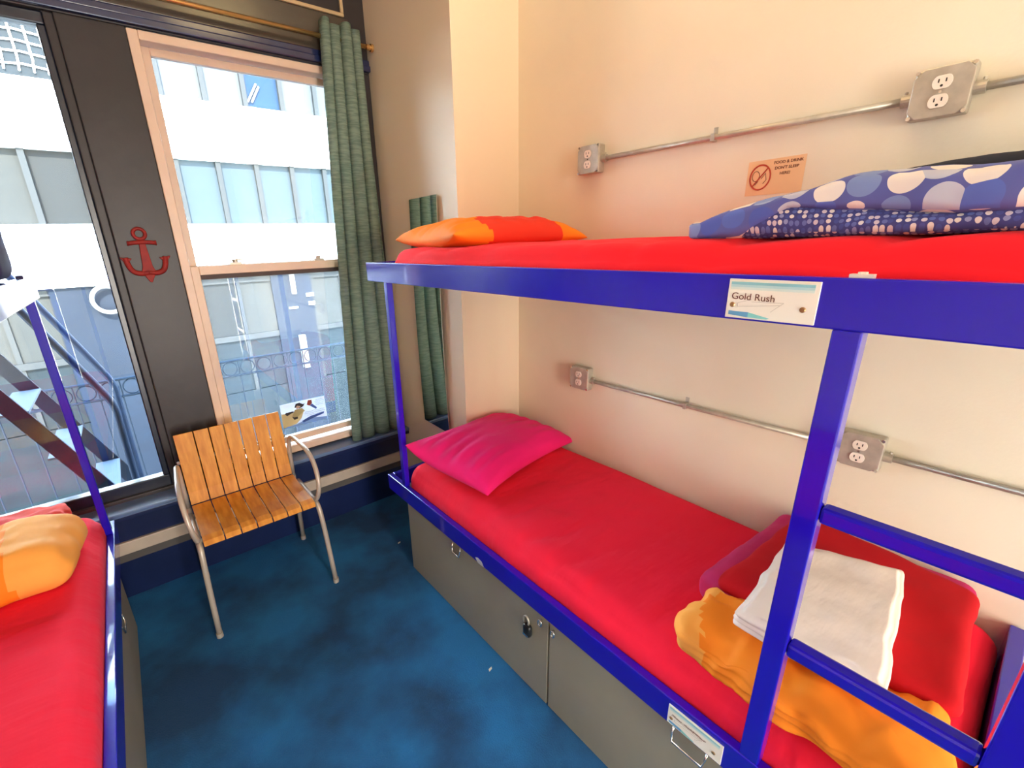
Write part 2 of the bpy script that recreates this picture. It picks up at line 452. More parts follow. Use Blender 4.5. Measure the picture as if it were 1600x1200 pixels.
# sill shelf, apron, pale strip and recess below the windows
M_shelf = mat('slate_blue_sill_paint', (0.12, 0.20, 0.36), 0.35, coat=.5, coatr=.15, var=.2, vscale=5)
struct('trim_3', box1(XL, XP, 2.342, YW + .03, 0.462, 0.483), M_shelf, bevel=0.005)
struct('trim_8', box1(XL, XP, 2.350, YW, 0.440, 0.462), M_navy, bevel=0.003)
struct('trim_4', box1(XL, XP, 2.425, YW, 0.302, 0.440), M_navy, bevel=0.003)
struct('trim_5', box1(XL, XP, 2.412, YW, 0.240, 0.302), M_cream, bevel=0.004)
struct('trim_6', box1(XL, XP, 2.438, YW, 0.190, 0.240), M_grey)

# left window: single dark fixed light
w1 = empty('window_1', (-0.49, YW + .05, 0.50), None, None, kind='structure')
f = BM()
for (x0, x1, z0, z1) in ((-.98, -.008, 2.36, 2.40), (-.98, -.008, 0.483, 0.553), (-.034, -.008, 0.553, 2.36), (-.98, -.93, 0.553, 2.36)):
    box(f, x0, x1, YW + .02, YW + .075, z0, z1)
obj('window_frame', f, M_black, w1, bevel=0.005)
obj('glass', box1(-.93, -.034, YW + .045, YW + .049, 0.553, 2.36), M_glass, w1)

# right window: double-hung, painted pinkish cream
w2 = empty('window_2', (0.71, YW + .05, 0.50), None, None, kind='structure')
f = BM()
for (x0, x1, z0, z1, y0, y1) in ((.232, .268, .50, 2.395, -.004, .12), (1.154, 1.19, .50, 2.395, -.004, .12), (.268, 1.154, 2.362, 2.395, -.004, .12),
                                 (.232, 1.19, .497, .535, -.02, .12)):
    box(f, x0, x1, YW + y0, YW + y1, z0, z1)
obj('window_frame', f, M_frame, w2, bevel=0.004)
def sash(x0, x1, z0, z1, y0, y1, st, tr, br, gm, nm):
    b = BM()
    box(b, x0, x0 + st, y0, y1, z0, z1); box(b, x1 - st, x1, y0, y1, z0, z1)
    box(b, x0 + st, x1 - st, y0, y1, z1 - tr, z1); box(b, x0 + st, x1 - st, y0, y1, z0, z0 + br)
    s = obj(nm, b, M_frame, w2, bevel=0.003)
    ym = (y0 + y1) / 2
    obj('glass', box1(x0 + st, x1 - st, ym, ym + .004, z0 + br, z1 - tr), gm, s)
    return s
sash(.272, 1.150, 1.475, 2.360, YW + .055, YW + .085, .030, .030, .035, M_glass, 'upper_sash')
ls = sash(.262, 1.160, .548, 1.508, YW + .012, YW + .044, .040, .040, .036, M_glass2, 'lower_sash')
M_gap = mat('dark_brown_strip', (.06, .035, .03), .6)
obj('rail_strip', box1(.302, 1.120, YW + .014, YW + .040, 1.448, 1.4681), M_gap, ls)  # dark brown strip along the bottom of the meeting rail
for x in (.46, .86):
    b = BM(); box(b, x - .026, x + .026, YW + .014, YW + .04, 1.508, 1.518); cyl(b, (x, YW + .028, 1.518), (0, 0, 1), .013, .014, 12); box(b, x - .004, x + .034, YW + .018, YW + .03, 1.526, 1.533)
    obj('sash_lock', b, M_steel, ls)

# ------------------------------------------------------------------ decal notice taped to the window
def poly_flat(bm, pts, y, mi=0, th=.0006):
    a = [bm.verts.new((x, y, z)) for x, z in pts]; b = [bm.verts.new((x, y + th, z)) for x, z in pts]
    n = len(pts); bm.faces.new(a).material_index = mi; bm.faces.new(b[::-1]).material_index = mi
    for i in range(n): bm.faces.new((a[i], a[(i + 1) % n], b[(i + 1) % n], b[i])).material_index = mi
M_ctr = {k: mat('print_' + k, c, 0.5) for k, c in dict(sand=(.78, .66, .40), tan=(.62, .52, .28), dark=(.06, .05, .06), red=(.45, .09, .06),
         blue=(.10, .18, .50), pale=(.78, .84, .95), sky=(.35, .55, .80), skin=(.70, .50, .38)).items()}
for _m in M_ctr.values():
    _t = _m.node_tree; _p = _t.nodes['Principled BSDF']; _o = _t.nodes['Material Output']
    _l = _t.nodes.new('ShaderNodeBsdfTranslucent'); _l.inputs[0].default_value = _p.inputs['Base Color'].default_value
    _x = _t.nodes.new('ShaderNodeMixShader'); _x.inputs[0].default_value = .5
    lk(_t, _p.outputs[0], _x.inputs[1]); lk(_t, _l.outputs[0], _x.inputs[2]); lk(_t, _x.outputs[0], _o.inputs[0])
sx0, sz0, sw, sh = .540, .628, .245, .140
st = empty('window_sticker', (sx0 + sw / 2, YW + .022, sz0), 'small printed paper notice with cartoon figures and handwriting taped inside the lower window pane', 'notice')
YS = YW + .0265
def S(u, v): return (sx0 + u * sw, sz0 + v * sh)
b = BM(); poly_flat(b, [S(0, 0), S(1, 0), S(1, 1), S(0, 1)], YS); obj('paper', b, M_ctr['pale'], st)
def spr(name, pts, mk, lay=1):
    b = BM(); poly_flat(b, [S(u, v) for u, v in pts], YS - .0006 * lay, th=.0005); return obj(name, b, M_ctr[mk], st)
spr('print', [(0, .02), (.30, .10), (.42, .28), (.48, .50), (.30, .56), (0, .62)], 'sand')
spr('print', [(.0, 0), (1, 0), (1, .10), (.6, .22), (.3, .08), (0, .04)], 'sky')
spr('print', [(.42, .16), (.62, .28), (.95, .34), (.93, .26), (.70, .18), (.45, .08)], 'blue', 2)
spr('print', [(.22, .42), (.30, .30), (.36, .40), (.52, .56), (.46, .70), (.30, .68)], 'tan', 2)
spr('print', [(.22, .42), (.26, .28), (.34, .30), (.34, .38), (.27, .38)], 'dark', 3)
spr('print', [(.30, .78), (.34, .92), (.42, .94), (.50, .84), (.54, .88), (.50, .76), (.40, .70)], 'dark', 3)
spr('print', [(.34, .70), (.40, .72), (.44, .78), (.37, .84), (.33, .78)], 'skin', 4)
spr('print', [(.58, .78), (.62, .96), (.70, .94), (.70, .80), (.64, .72)], 'red', 2)
spr('print', [(.64, .72), (.70, .78), (.80, .58), (.77, .52)], 'blue', 3)
spr('print', [(.08, .58), (.12, .50), (.20, .56), (.28, .60), (.26, .64), (.10, .64)], 'dark', 2)
b = BM()
random.seed(3)
for (u0, u1, v) in ((.78, .96, .90), (.76, .98, .83), (.78, .97, .76), (.78, .95, .69), (.52, .97, .48), (.50, .98, .41), (.55, .90, .34)):
    pts = []
    k = int((u1 - u0) / .012)
    for i in range(k + 1):
        u = u0 + (u1 - u0) * i / k
        x, z = S(u, v + random.uniform(-.018, .018)); pts.append((x, YS - .0008, z))
    tube(b, pts, .0006, 4)
obj('handwriting', b, M_ctr['dark'], st)
random.seed(7)

# ------------------------------------------------------------------ curtain, rod
def curtain():
    bm = BM(); NU, NV = 150, 40; g = {}
    z0, z1 = .492, 2.555
    for j in range(NV + 1):
        t = j / NV; z = z0 + (z1 - z0) * t
        xa = .885 + (.985 - .885) * t ** 1.1; xb = 1.218 - .045 * t
        for i in range(NU + 1):
            s = i / NU
            ph = (s + .03 * math.sin(2 * PI * s)) * PI * 4.0 + .5 * math.sin(2.2 * t + 1) + .2
            sn = abs(math.sin(ph))
            x = xa + (xb - xa) * s - .007 * math.sin(2 * ph)
            y = 2.350 + (.078 - .016 * t) * (1 - sn ** .55) + .008 * t + .004 * noise.noise((s * 4, t * 4, 1))
            zz = z + (.010 * math.sin(ph) if j == NV else 0)
            g[i, j] = bm.verts.new((x, y, zz))
    for i in range(NU):
        for j in range(NV): bm.faces.new((g[i, j], g[i + 1, j], g[i + 1, j + 1], g[i, j + 1]))
    return bm
o = obj('curtain', curtain(), M_curtain, smooth=True)
sd = o.modifiers.new('thickness', 'SOLIDIFY'); sd.thickness = .003; sd.offset = 0
tag(o, 'sage green woven curtain gathered at the right side of the window', 'curtain')
rod = empty('curtain_rod', (.3, 2.362, 2.49), 'thin brass curtain rod running across the top of the dark window wall', 'curtain rod')
b = BM(); tube(b, [(XL + .004, 2.388, 2.495), (XP - .004, 2.388, 2.495)], .0105, 12); obj('rod', b, M_copper, rod, smooth=True)
for x, s in ((XP - .001, -1), (XL + .001, 1)):
    b = BM(); cyl(b, (x, 2.388, 2.495), (s, 0, 0), .017, .012, 16); cyl(b, (x + s * .012, 2.388, 2.495), (s, 0, 0), .012, .022, 16)
    obj('end_socket', b, M_copper, rod)

# ------------------------------------------------------------------ anchor on the pier
def anchor():
    bm = BM(); cx, y, z0 = .112, YW - .004, 1.465
    def P(x, z, d=0): return (cx + x, y - d, z0 + z)
    tube(bm, [P(.021 * math.cos(a) - .002, .185 + .021 * math.sin(a), .006) for a in [2 * PI * k / 18 for k in range(18)]], .0075, 8, closed=True)
    prism(bm, [P(-.010, .160, 0), P(.010, .160, 0), P(.018, .055, 0), P(.026, .03, 0), P(.004, -.012, 0), P(-.004, -.012, 0), P(-.026, .03, 0), P(-.018, .055, 0)], (0, -.012, 0))
    tube(bm, [P(-.046, .148, .008), P(-.03, .150, .008), P(0, .152, .009), P(.03, .150, .008), P(.046, .148, .008)], .0088, 8)
    for s in (-1, 1):
        cyl(bm, P(s * .046, .148, .008), (s, 0, 0), .0105, .005, 8)
        tube(bm, [P(0, .028, .007), P(s * .03, .024, .007), P(s * .055, .034, .007), P(s * .066, .06, .008), P(s * .070, .092, .008)], .0110, 8, smoothn=2)
        prism(bm, [P(s * .048, .088, .001), P(s * .090, .094, .001), P(s * .074, .070, .001), P(s * .064, .070, .001)], (0, -.013, 0))
    return bm
o = obj('wall_anchor', anchor(), M_anchor, smooth=False, bevel=0.002)
tag(o, 'red painted metal anchor ornament on the charcoal pier between the windows', 'anchor')

for k, (x, y, lab) in enumerate(((.905, 1.955, 'tiny white paper scrap on the carpet between the bunk end and the window wall'), (.800, 1.030, 'tiny pale paper scrap on the carpet beside the grey locker'))):
    b = BM(); prism(b, [(x, y, .0004), (x + .016, y + .004, .0004), (x + .020, y + .012, .0004), (x + .004, y + .010, .0004)], (0, 0, .0012))
    tag(obj('paper_scrap', b, M_paper), lab, 'paper', 'paper scraps on the carpet')

# ------------------------------------------------------------------ mirror on the side wall
bm = BM(); g = {}
NV = 24
for j in range(NV + 1):
    t = j / NV; z = .60 + (1.785 - .60) * t
    off = .004 + .010 * math.sin(PI * t)
    ya, yb = 1.868, 2.135; na = off + .011
    for i, (yy, xx) in enumerate(((ya, na), (yb, off), (yb, off - .004), (ya, na - .004))):
        g[i, j] = bm.verts.new((XP - xx - .0, yy, z))
for j in range(NV):
    for i in range(4): bm.faces.new((g[i, j], g[(i + 1) % 4, j], g[(i + 1) % 4, j + 1], g[i, j + 1]))
bm.faces.new([g[i, 0] for i in range(4)]); bm.faces.new([g[i, NV] for i in range(4)][::-1])
o = obj('wall_mirror', bm, M_mirror)
tag(o, 'narrow frameless upright mirror on the side wall, reflecting the curtain', 'mirror')

# ------------------------------------------------------------------ bunk beds
def tube_rect(x0, x1, y0, y1, z0, z1): return box1(x0, x1, y0, y1, z0, z1)
def bunk(name, label, side, y_head, y_foot, post_y, ladder=None, foot_plate=False):
    """side=+1: rail faces -x at x=.842, wall at XW.  side=-1: rail faces +x at x=-.237, wall at XL"""
    if side > 0: xf, xb = .842, XW - .006
    else: xf, xb = -.237, XL + .006
    s = side
    def X(a): return xf + s * a                      # a metres behind the rail's face
    root = empty(name, (X(.38), (y_head + y_foot) / 2, 0), label, 'bunk bed')
    def b_(nm, a0, a1, y0, y1, z0, z1, m=M_blue, par=root, bev=.003):
        x0, x1 = sorted((X(a0), X(a1))); return obj(nm, box1(x0, x1, y0, y1, z0, z1), m, par, bevel=bev)
    dpt = abs(xb - xf)
    for nm, z0, z1 in (('upper_rail', 1.430, 1.507), ('lower_rail', .4212, .500)):
        b_(nm, 0, .026, y_foot, y_head, z0, z1)
        b_('head_rail', .026, dpt, y_head - .026, y_head, z0, z0 + .030) if (side < 0) else \
            b_('head_rail', .026, XP - xf - .004, y_head - .026, y_head, z0, z1)
        if foot_plate and z0 < 1: b_('foot_plate', .026, dpt, y_foot, y_foot + .03, z0, .612)
        else: b_('foot_rail', .026, dpt, y_foot, y_foot + .026, z0, z1)
        b_('back_rail', dpt - .02, dpt, y_foot + .03, (YP - .01) if side > 0 else y_head - .03, z0, z0 + .05)
        b_('bed_base', .026, dpt - .02, y_foot + .03, (1.70 if side > 0 else y_head - .03), z0 + .006, z0 + .022, M_locker)
    b_('post', .004, .030, post_y - .014, post_y + .014, .500, 1.432)
    b_('post', .004, .030, y_foot + .035, y_foot + .063, .500, 1.432) if not ladder else None
    # locker box under the lower bunk
    ylo, yhi = y_foot + .03, (1.735 if side > 0 else 2.19)
    lx = .0325
    x0, x1 = sorted((X(lx + .016), X(dpt - .02)))
    obj('locker_carcass', box1(x0, x1, ylo, yhi, 0.0, .4212), M_locker, root, bevel=.002)
    seam = .798 if side > 0 else 1.25
    doors = []
    for y0, y1 in ((seam + .004, yhi), (ylo, seam - .004)):
        doors.append(b_('locker_door', lx, lx + .016, y0, y1, .004, .4185, M_locker, bev=.0015))
    def handle(yc, zc, par, L=.085, dz=.0, out=.03):
        b = BM(); x = X(lx)
        pts = [(x, yc - L / 2, zc), (x - s * out * .4, yc - L / 2, zc - .02), (x - s * out * .6, yc - L / 2 + .004, zc - .045), (x - s * out * .6, yc + L / 2 - .004, zc - .045),
               (x - s * out * .4, yc + L / 2, zc - .02), (x, yc + L / 2, zc)]
        tube(b, pts, .0032, 8); obj('handle', b, M_chrome, par, smooth=True)
    return root, X, b_, doors, handle, lx

bedR, X, b_, doors, handle, lx = bunk('bunk_bed', 'royal blue steel bunk bed with ladder along the cream wall on the right', 1, 1.856, -.135, 1.700, ladder=True, foot_plate=True)
# ladder (welded between the rails)
for y in (.190, -.100): b_('ladder_stile', .002, .036, y - .019, y + .019, .500, 1.4305)
for z in (1.118, .822): b_('ladder_rung', .004, .034, -.081, .171, z - .015, z + .015, bev=.006)
c = BM(); box(c, .850, .866, .176, .204, 1.507, 1.512); cyl(c, (.858, .190, 1.511), (0, 0, 1), .006, .004, 6)
obj('clip', c, M_ivory, bedR)
# chip in the enamel
c = BM(); a = [(1.150, .437), (1.135, .444), (1.112, .440), (1.100, .424), (1.108, .4215), (1.135, .4215)]
prism(c, [(.8418, y, z) for y, z in a], (-.0006, 0, 0)); obj('paint_chip', c, M_chip, bedR)
handle(1.325, .375, doors[0], L=.055, out=.012)
handle(.318, .392, doors[1], L=.085, out=.025)
# hasp eyes + keyhole marks
for y, z in ((.832, .352), (.775, .350)):
    c = BM(); cx = X(lx)
    tube(c, [(cx - .008, y + .008 * math.cos(a), z + .012 * math.sin(a)) for a in [2 * PI * k / 12 for k in range(12)]], .0028, 6, closed=True)
    cyl(c, (cx, y, z + .010), (-1, 0, 0), .004, .008, 8)
    obj('hasp_eye', c, M_chrome, doors[0] if y > .8 else doors[1], smooth=True)
# padlock-like combination latch on the first door
lk_o = empty('padlock', (X(lx) - .012, .893, .262), 'small black combination padlock with steel shackle hanging on the grey locker door', 'padlock')
c = BM(); tube(c, [(X(lx) - .008, .905, .300), (X(lx) - .012, .908, .325), (X(lx) - .012, .893, .340), (X(lx) - .012, .879, .325), (X(lx) - .010, .885, .300)], .004, 8, smoothn=2)
obj('shackle', c, M_steel, lk_o, smooth=True)
c = soft(.022, .034, .048, .009, 8); place(c, (X(lx) - .0125, .886, .258)); obj('lock_body', c, M_black2, lk_o, smooth=True)
obj('lock_label', box1(X(lx) - .0245, X(lx) - .0232, .874, .898, .264, .272), M_chrome, lk_o)

def bed_sign(name, label, y0, y1, z0, z1, word):
    """plate screwed to the rail; its face looks to -x, read from +y to -y"""
    xf = .842
    r = empty(name, (xf - .002, (y0 + y1) / 2, z0), label, 'sign')
    obj('plate', box1(xf - .0035, xf - .0002, y0, y1, z0, z1), M_paper, r, bevel=.0008)
    w, h = y1 - y0, z1 - z0
    def Q(u, v): return (xf - .0036, y1 - u * w, z0 + v * h)
    def band(pts, m):
        b = BM(); prism(b, [Q(u, v) for u, v in pts], (-.0004, 0, 0)); obj('print', b, m, r)
    band([(.03, .93), (.95, .93), (.95, .86), (.03, .86)], mat('sign_teal', (.25, .55, .60), .5))
    band([(.03, .86), (.95, .86), (.95, .80), (.03, .80)], mat('sign_teal_mid', (.45, .68, .68), .5))
    band([(.03, .80), (.95, .80), (.95, .74), (.03, .74)], mat('sign_teal_pale', (.65, .76, .70), .5))
    band([(.04, .18), (.28, .17), (.28, .04), (.04, .08)], mat('sign_wave', (.12, .35, .58), .5))
    band([(.28, .17), (.53, .06), (.50, .03), (.28, .04)], mat('sign_wave_pale', (.22, .60, .58), .5))
    b = BM()
    for p, q in (((.14, .40), (.30, .50)), ((.30, .44), (.66, .46)), ((.66, .46), (.53, .22)), ((.14, .30), (.62, .40)), ((.14, .40), (.14, .30))):
        tube(b, [Q(*p), Q(*q)], .00035, 4)
    obj('line_drawing', b, mat('sign_grey_line', (.45, .42, .36), .6), r)
    if word:
        b = text_bm(word, .0160, Q(.050, .49), (0, -1, -.02), (0, 0, 1), .0005); obj('lettering', b, M_ink, r)
    else:
        b = BM(); rr = random.Random(5)
        for u0, u1 in ((.08, .27), (.32, .72)):
            pts = []; k = int((u1 - u0) / .012)
            for i in range(k + 1):
                x, y, z = Q(u0 + (u1 - u0) * i / k, .54 + (.07 if i % 2 else -.04) * rr.uniform(.3, 1)); pts.append((x - .0004, y, z))
            tube(b, pts, .0005, 4)
        obj('lettering', b, M_ink, r)
    for u in (.075, .865):
        b = BM(); c0 = Q(u, .34); cyl(b, c0, (-1, 0, 0), .0046, .0016, 14, r1=.0034); obj('screw', b, M_brass, r, smooth=False)
    return r
bed_sign('bed_sign', 'cream name plate with teal bands lettered in brown, on the upper bunk rail', .232, .366, 1.434, 1.500, 'Gold Rush')
bed_sign('bed_sign', 'cream name plate with small cursive writing on the lower bunk rail beside the ladder', .236, .366, .4285, .4865, None)

bedL, XX, bl_, doorsL, handleL, lxL = bunk('bunk_bed', 'blue steel bunk bed cut off by the left edge, standing against the dark window', -1, 2.27, -.2, 2.160)
handleL(1.865, .300, doorsL[0], L=.075, out=.012)
c = BM(); cyl(c, (-.252, 2.10, 1.507), (0, 0, 1), .010, .010, 12); obj('bolt_cap', c, M_purple, bedL)

# ------------------------------------------------------------------ mattresses
def mattress(x0, x1, y0, y1, z0, z1, m, label, seed=1.0, sag=None):
    sx, sy, sz = x1 - x0, y1 - y0, z1 - z0
    cx, cy = (x0 + x1) / 2, (y0 + y1) / 2
    def crs(q):
        a = q.y * 19 + q.x * 13 + 2.4 * fbm((q.x, q.y, 7), 1.6, seed)
        return (abs(math.sin(a)) ** .5 - .7) * (.4 + fbm((q.x * .7, q.y, 3), 2.2, seed + 2))
    def fn(p, u):
        q = Vector((p.x + cx, p.y + cy, p.z + z0))
        t = p.z / sz
        w = fbm((q.x * 1.0, q.y * .5, 0), 3.2, seed)
        # tension folds running slantwise down to the rail side
        fold = math.sin((q.x * 34 + q.y * 16) + 2.2 * fbm((q.x, q.y, 2), 2.0, seed)) * max(0, fbm((q.x, q.y, 5), 2.6, seed) + .15)
        q.z += (.006 * w + .004 * fold + .013 * max(0, -u.x + .5) * crs(q)) * t
        q.z -= t * (.022 * abs(u.x) ** 14 + .006 * abs(u.y) ** 14 + .010 * max(0, -u.x) ** 4)
        if sag: q.z += sag(q.x, q.y) * t
        if u.x < -.8: q.x += .012 * crs(q) * (1 - t * t)
        return q
    o = obj('mattress', soft(sx, sy, sz, min(.06, sz * .48), 60, fn, ny=110, nz=10), m, smooth=True)
    return tag(o, label, 'mattress')
mattress(.871, XW - .006, -.103, 1.800 - .082, .4434, .603, M_sheet, 'mattress under a smooth red fitted sheet on the lower right bunk', 1.0)
mattress(.871, XW - .006, -.100, 1.700, 1.4524, 1.562, M_sheet2, 'mattress in bright red sheet on the upper right bunk', 4.0, sag=lambda x, y: .006 * math.exp(-((y - .5) / .5) ** 2))
mattress(XL + .008, -.264, -.160, 2.215, .4434, .603, M_sheet, 'mattress in red sheet on the lower left bunk at the frame edge', 8.0)
mattress(XL + .008, -.264, -.160, 1.740, 1.4524, 1.562, M_sheet2, 'red mattress under the dark purple bedding on the upper left bunk', 9.0)

# ------------------------------------------------------------------ pillows
def pil(name, L, Wd, H, loc, rz, m, label, ry=0., rx=0., seed=3., band=None, **k):
    bm = pillow(L, Wd, H, seed=seed, **k)
    place(bm, loc, rz, rx, ry)
    mm = m if isinstance(m, list) else [m]
    if band:
        uvl = bm.loops.layers.uv.active
        for f in bm.faces:
            uu = sum(l[uvl].uv.x for l in f.loops) / 4; vv = sum(l[uvl].uv.y for l in f.loops) / 4
            f.material_index = band(uu, vv)
    o = obj(name, bm, mm, smooth=True, subsurf=1)
    return tag(o, label, 'pillow')
pil('pillow', .69, .45, .150, (1.225, 1.500, .655), math.radians(12), M_pink, 'hot pink pillow at the head of the lower right bunk', seed=3., rx=.03, ry=.04, ears=((-1, 1, -.012, .0, .062), (-1, -1, .0, -.025, -.02), (1, -1, .02, -.02, -.02)), pinch=.05)
pil('pillow', .62, .46, .125, (1.24, 1.50, 1.588), math.radians(-4), [M_orange, M_ored], 'orange and scarlet pillow at the head of the upper right bunk', seed=6., ry=-.02, amp=.014, ears=((-1, 1, -.02, 0, .01), (-1, -1, -.01, 0, .02), (1, -1, 0, -.02, -.02), (1, 1, 0, 0, -.02)),
    band=lambda u, v: 1 if (.28 + .25 * v < u + .1 * math.sin(9 * v)) and u < .80 else 0)
bm = slab([(-.95, 1.66), (-.310, 1.665), (-.278, 1.985), (-.95, 2.01)], .602, .728, .06, 44, amp=.016, ns=6, seed=11, bulge=.022)
for f in bm.faces:
    c = f.calc_center_median(); f.material_index = 1 if c.x > -.455 - .10 * (c.y - 1.83) else 0
tag(obj('pillow', bm, [M_orange, M_orange2], smooth=True), 'orange pillow with a paler end on the lower left bunk', 'pillow')
o = obj('folded_cloth', slab([(-.93, 1.99), (-.33, 2.02), (-.34, 2.19), (-.93, 2.19)], .604, .690, .035, 34, amp=.020, ns=9, seed=13), M_ored, smooth=True)
tag(o, 'crumpled red cloth behind the orange pillow by the window', 'cloth')
o = obj('folded_blanket', slab([(-1.0, 1.15), (-.245, 1.15), (-.240, 1.97), (-1.0, 1.97)], 1.562, 1.700, .03, 40, amp=.008, ns=5, seed=15, ztop=lambda u, v: 1.715, zbot=lambda u, v: 1.512 if v > .76 else 1.566), M_purple, smooth=True)
tag(o, 'dark purple bedding on the upper left bunk at the frame edge', 'blanket')

# ------------------------------------------------------------------ bedding on the lower right bunk
dv = empty('folded_duvet', (1.3, .18, .60), 'folded crimson duvet with magenta lining at the foot of the lower right bunk', 'duvet')
Cq = [(1.085, -.030), (1.594, -.040), (1.594, .418), (1.085, .452)]
obj('lining', slab(Cq, .600, .694, .03, 30, layers=1, amp=.006, ns=6, seed=2), M_magenta, dv, smooth=True)
Cq2 = [(1.075, -.062), (1.52, -.040), (1.592, .372), (1.075, .402)]
obj('cover', slab(Cq2, .660, .716, .032, 34, amp=.010, ns=5, seed=5, bulge=.006), M_red, dv, smooth=True)
ob = empty('folded_blanket', (.95, .18, .60), 'rumpled orange blanket folded in front of the crimson duvet', 'blanket')
def ozt(u, v): return .690 - .030 * (1 - u) ** 2 - .012 * v
bm = slab([(.862, -.085), (1.100, -.060), (1.100, .415), (.878, .405)], .600, .69, .03, 44, layers=3, groove=.012, amp=.024, ns=9, seed=21,
          ztop=lambda u, v: .694 - .03 * (1 - u) ** 2, zbot=lambda u, v: .598)
for f in bm.faces:
    yc = f.calc_center_median()
    f.material_index = 1 if yc.y > .335 + .05 * math.sin(yc.x * 14) else 0
obj('cloth', bm, [M_orange, M_orange2], ob, smooth=True)
o = obj('folded_sheet', slab([(.955, .030), (1.405, .085), (1.325, .325), (.945, .300)], .712, .758, .010, 40, layers=3, groove=.013, amp=.008, ns=7, seed=31, bulge=.004), M_white, smooth=True)
tag(o, 'folded white sheet with pink tint lying on the crimson duvet and orange blanket', 'sheet')

# ------------------------------------------------------------------ polka-dot duvet on the upper right bunk
B0 = (.10, .11, .34)
M_dots = dots_mat('big_dot_duvet', B0, [(.80, .70, .62), (.20, .26, .50), (.08, .11, .42), (.82, .74, .66), (.30, .36, .55), (.10, .14, .45), (.50, .50, .58)], 22, .465)
M_dots2 = dots_mat('small_dot_lining', (.05, .055, .22), [(.60, .55, .60), (.12, .15, .40), (.06, .08, .30), (.70, .66, .62), (.10, .14, .42), (.25, .28, .50)], 112, .38)
pd = empty('polka_dot_duvet', (1.2, .2, 1.565), 'blue duvet with white and blue polka dots bundled on the upper right bunk', 'duvet')
def ztop(u, v):      # v=1 is the head side end
    y = -.08 + v * .62
    return 1.563 + .097 * (1 - .60 * max(0, min(1, (y - .20) / .31)) ** 2) if y > .20 else 1.660 - .004 * math.sin(y * 20)
def zbot(u, v):
    y = -.08 + v * .62
    if y > .43: return 1.563
    if y > .36: return 1.563 + .049 * (.43 - y) / .07
    return 1.612 - .022 * min(1, (.36 - y) / .22)
obj('cover', slab([(.915, -.09), (1.56, -.09), (1.56, .520), (.945, .522)], 1.563, 1.68, .03, 44, amp=.012, ns=6, seed=41, ztop=ztop, zbot=zbot), M_dots, pd, smooth=True)
obj('lining', slab([(.940, -.08), (1.52, -.08), (1.52, .415), (.940, .425)], 1.563, 1.620, .028, 40, amp=.010, ns=9, seed=43,
                   ztop=lambda u, v: 1.600 + .030 * math.exp(-((v - .80) / .26) ** 2)), M_dots2, pd, smooth=True)
o = obj('folded_blanket', slab([(1.34, -.09), (1.585, -.09), (1.585, .345), (1.38, .330)], 1.664, 1.70, .016, 24, amp=.008, ns=6, seed=51,
        ztop=lambda u, v: 1.720 - .030 * v, zbot=lambda u, v: 1.664), M_darkcl, smooth=True)
tag(o, 'charcoal blanket lying behind and on the polka dot duvet', 'blanket')

# ------------------------------------------------------------------ outlet boxes and conduit on the cream wall
def outlet_box(yc, zc, label):
    r = empty('outlet_box', (XW, yc, zc - .05), label, 'power outlet', 'steel outlet boxes on the cream wall')
    d = .040; h = .0505; x1 = XW; x0 = XW - d
    obj('box', box1(x0 + .004, x1 - .0005, yc - h, yc + h, zc - h, zc + h), M_steel, r, bevel=.004)
    c_ = .016; b = BM()
    pts = [(-h + c_, -h), (h - c_, -h), (h, -h + c_), (h, h - c_), (h - c_, h), (-h + c_, h), (-h, h - c_), (-h, -h + c_)]
    prism(b, [(x0 + .004, yc + a, zc + e) for a, e in pts], (-.004, 0, 0)); cv = obj('cover_plate', b, M_steel, r, bevel=.0015)
    for a, e in ((-1, -1), (1, 1), (1, -1), (-1, 1)):
        b = BM(); cyl(b, (x0 + .004, yc + a * (h - .0045), zc + e * (h - .0045)), (-1, 0, 0), .0042, .003, 10); obj('screw', b, M_chrome, r)
    for dz in (.019, -.019):
        b = BM(); pts = []
        for k in range(24):
            a = 2 * PI * k / 24; pts.append((x0, yc + .0172 * math.cos(a), zc + dz + max(-.0135, min(.0135, .0172 * math.sin(a)))))
        prism(b, pts, (-.003, 0, 0)); so = obj('socket', b, M_ivory, r, bevel=.0008)
        b = BM()
        for dy in (-.0062, .0062): box(b, x0 - .0034, x0 - .003, yc + dy - .0011, yc + dy + .0011, zc + dz - .001, zc + dz + .0065)
        cyl(b, (x0 - .003, yc, zc + dz - .0075), (-1, 0, 0), .0026, .0005, 10); obj('slot', b, M_hole, so)
    b = BM(); cyl(b, (x0, yc, zc), (-1, 0, 0), .0028, .0012, 10); obj('screw', b, M_chrome, r)
    return r
outlet_box(.285, 1.864, 'steel outlet box high on the wall above the polka dot duvet')
outlet_box(1.285, 1.868, 'steel outlet box high on the wall near the corner above the upper pillow')
outlet_box(.263, .972, 'steel outlet box low on the wall just behind the ladder')
outlet_box(1.285, .968, 'steel outlet box low on the wall near the corner above the pink pillow')
def conduit(za, zb, ya, yb, cl, label):
    r = empty('conduit', (XW - .012, (ya + yb) / 2, min(za, zb)), label, 'conduit')
    b = BM(); tube(b, [(XW - .014, ya, za), (XW - .014, yb, zb)], .0085, 12); obj('pipe', b, M_steel, r, smooth=True)
    for y, e in ((ya, -1), (yb, 1)):
        if e == -1 and y < -1: continue
        z = za if e == -1 else zb
        b = BM(); cyl(b, (XW - .014, y, z), (0, -e, 0), .0135, .020, 14); cyl(b, (XW - .014, y - e * .014, z + .012), (0, 0, 1), .0035, .007, 8)
        obj('connector', b, M_steel, r)
    if cl is not None:
        zc = za + (zb - za) * (cl - ya) / (yb - ya)
        b = BM(); box(b, XW - .0245, XW - .001, cl - .006, cl + .006, zc - .012, zc + .011); box(b, XW - .004, XW - .001, cl - .007, cl + .007, zc + .011, zc + .030)
        obj('strap', b, M_steel, r, bevel=.001)
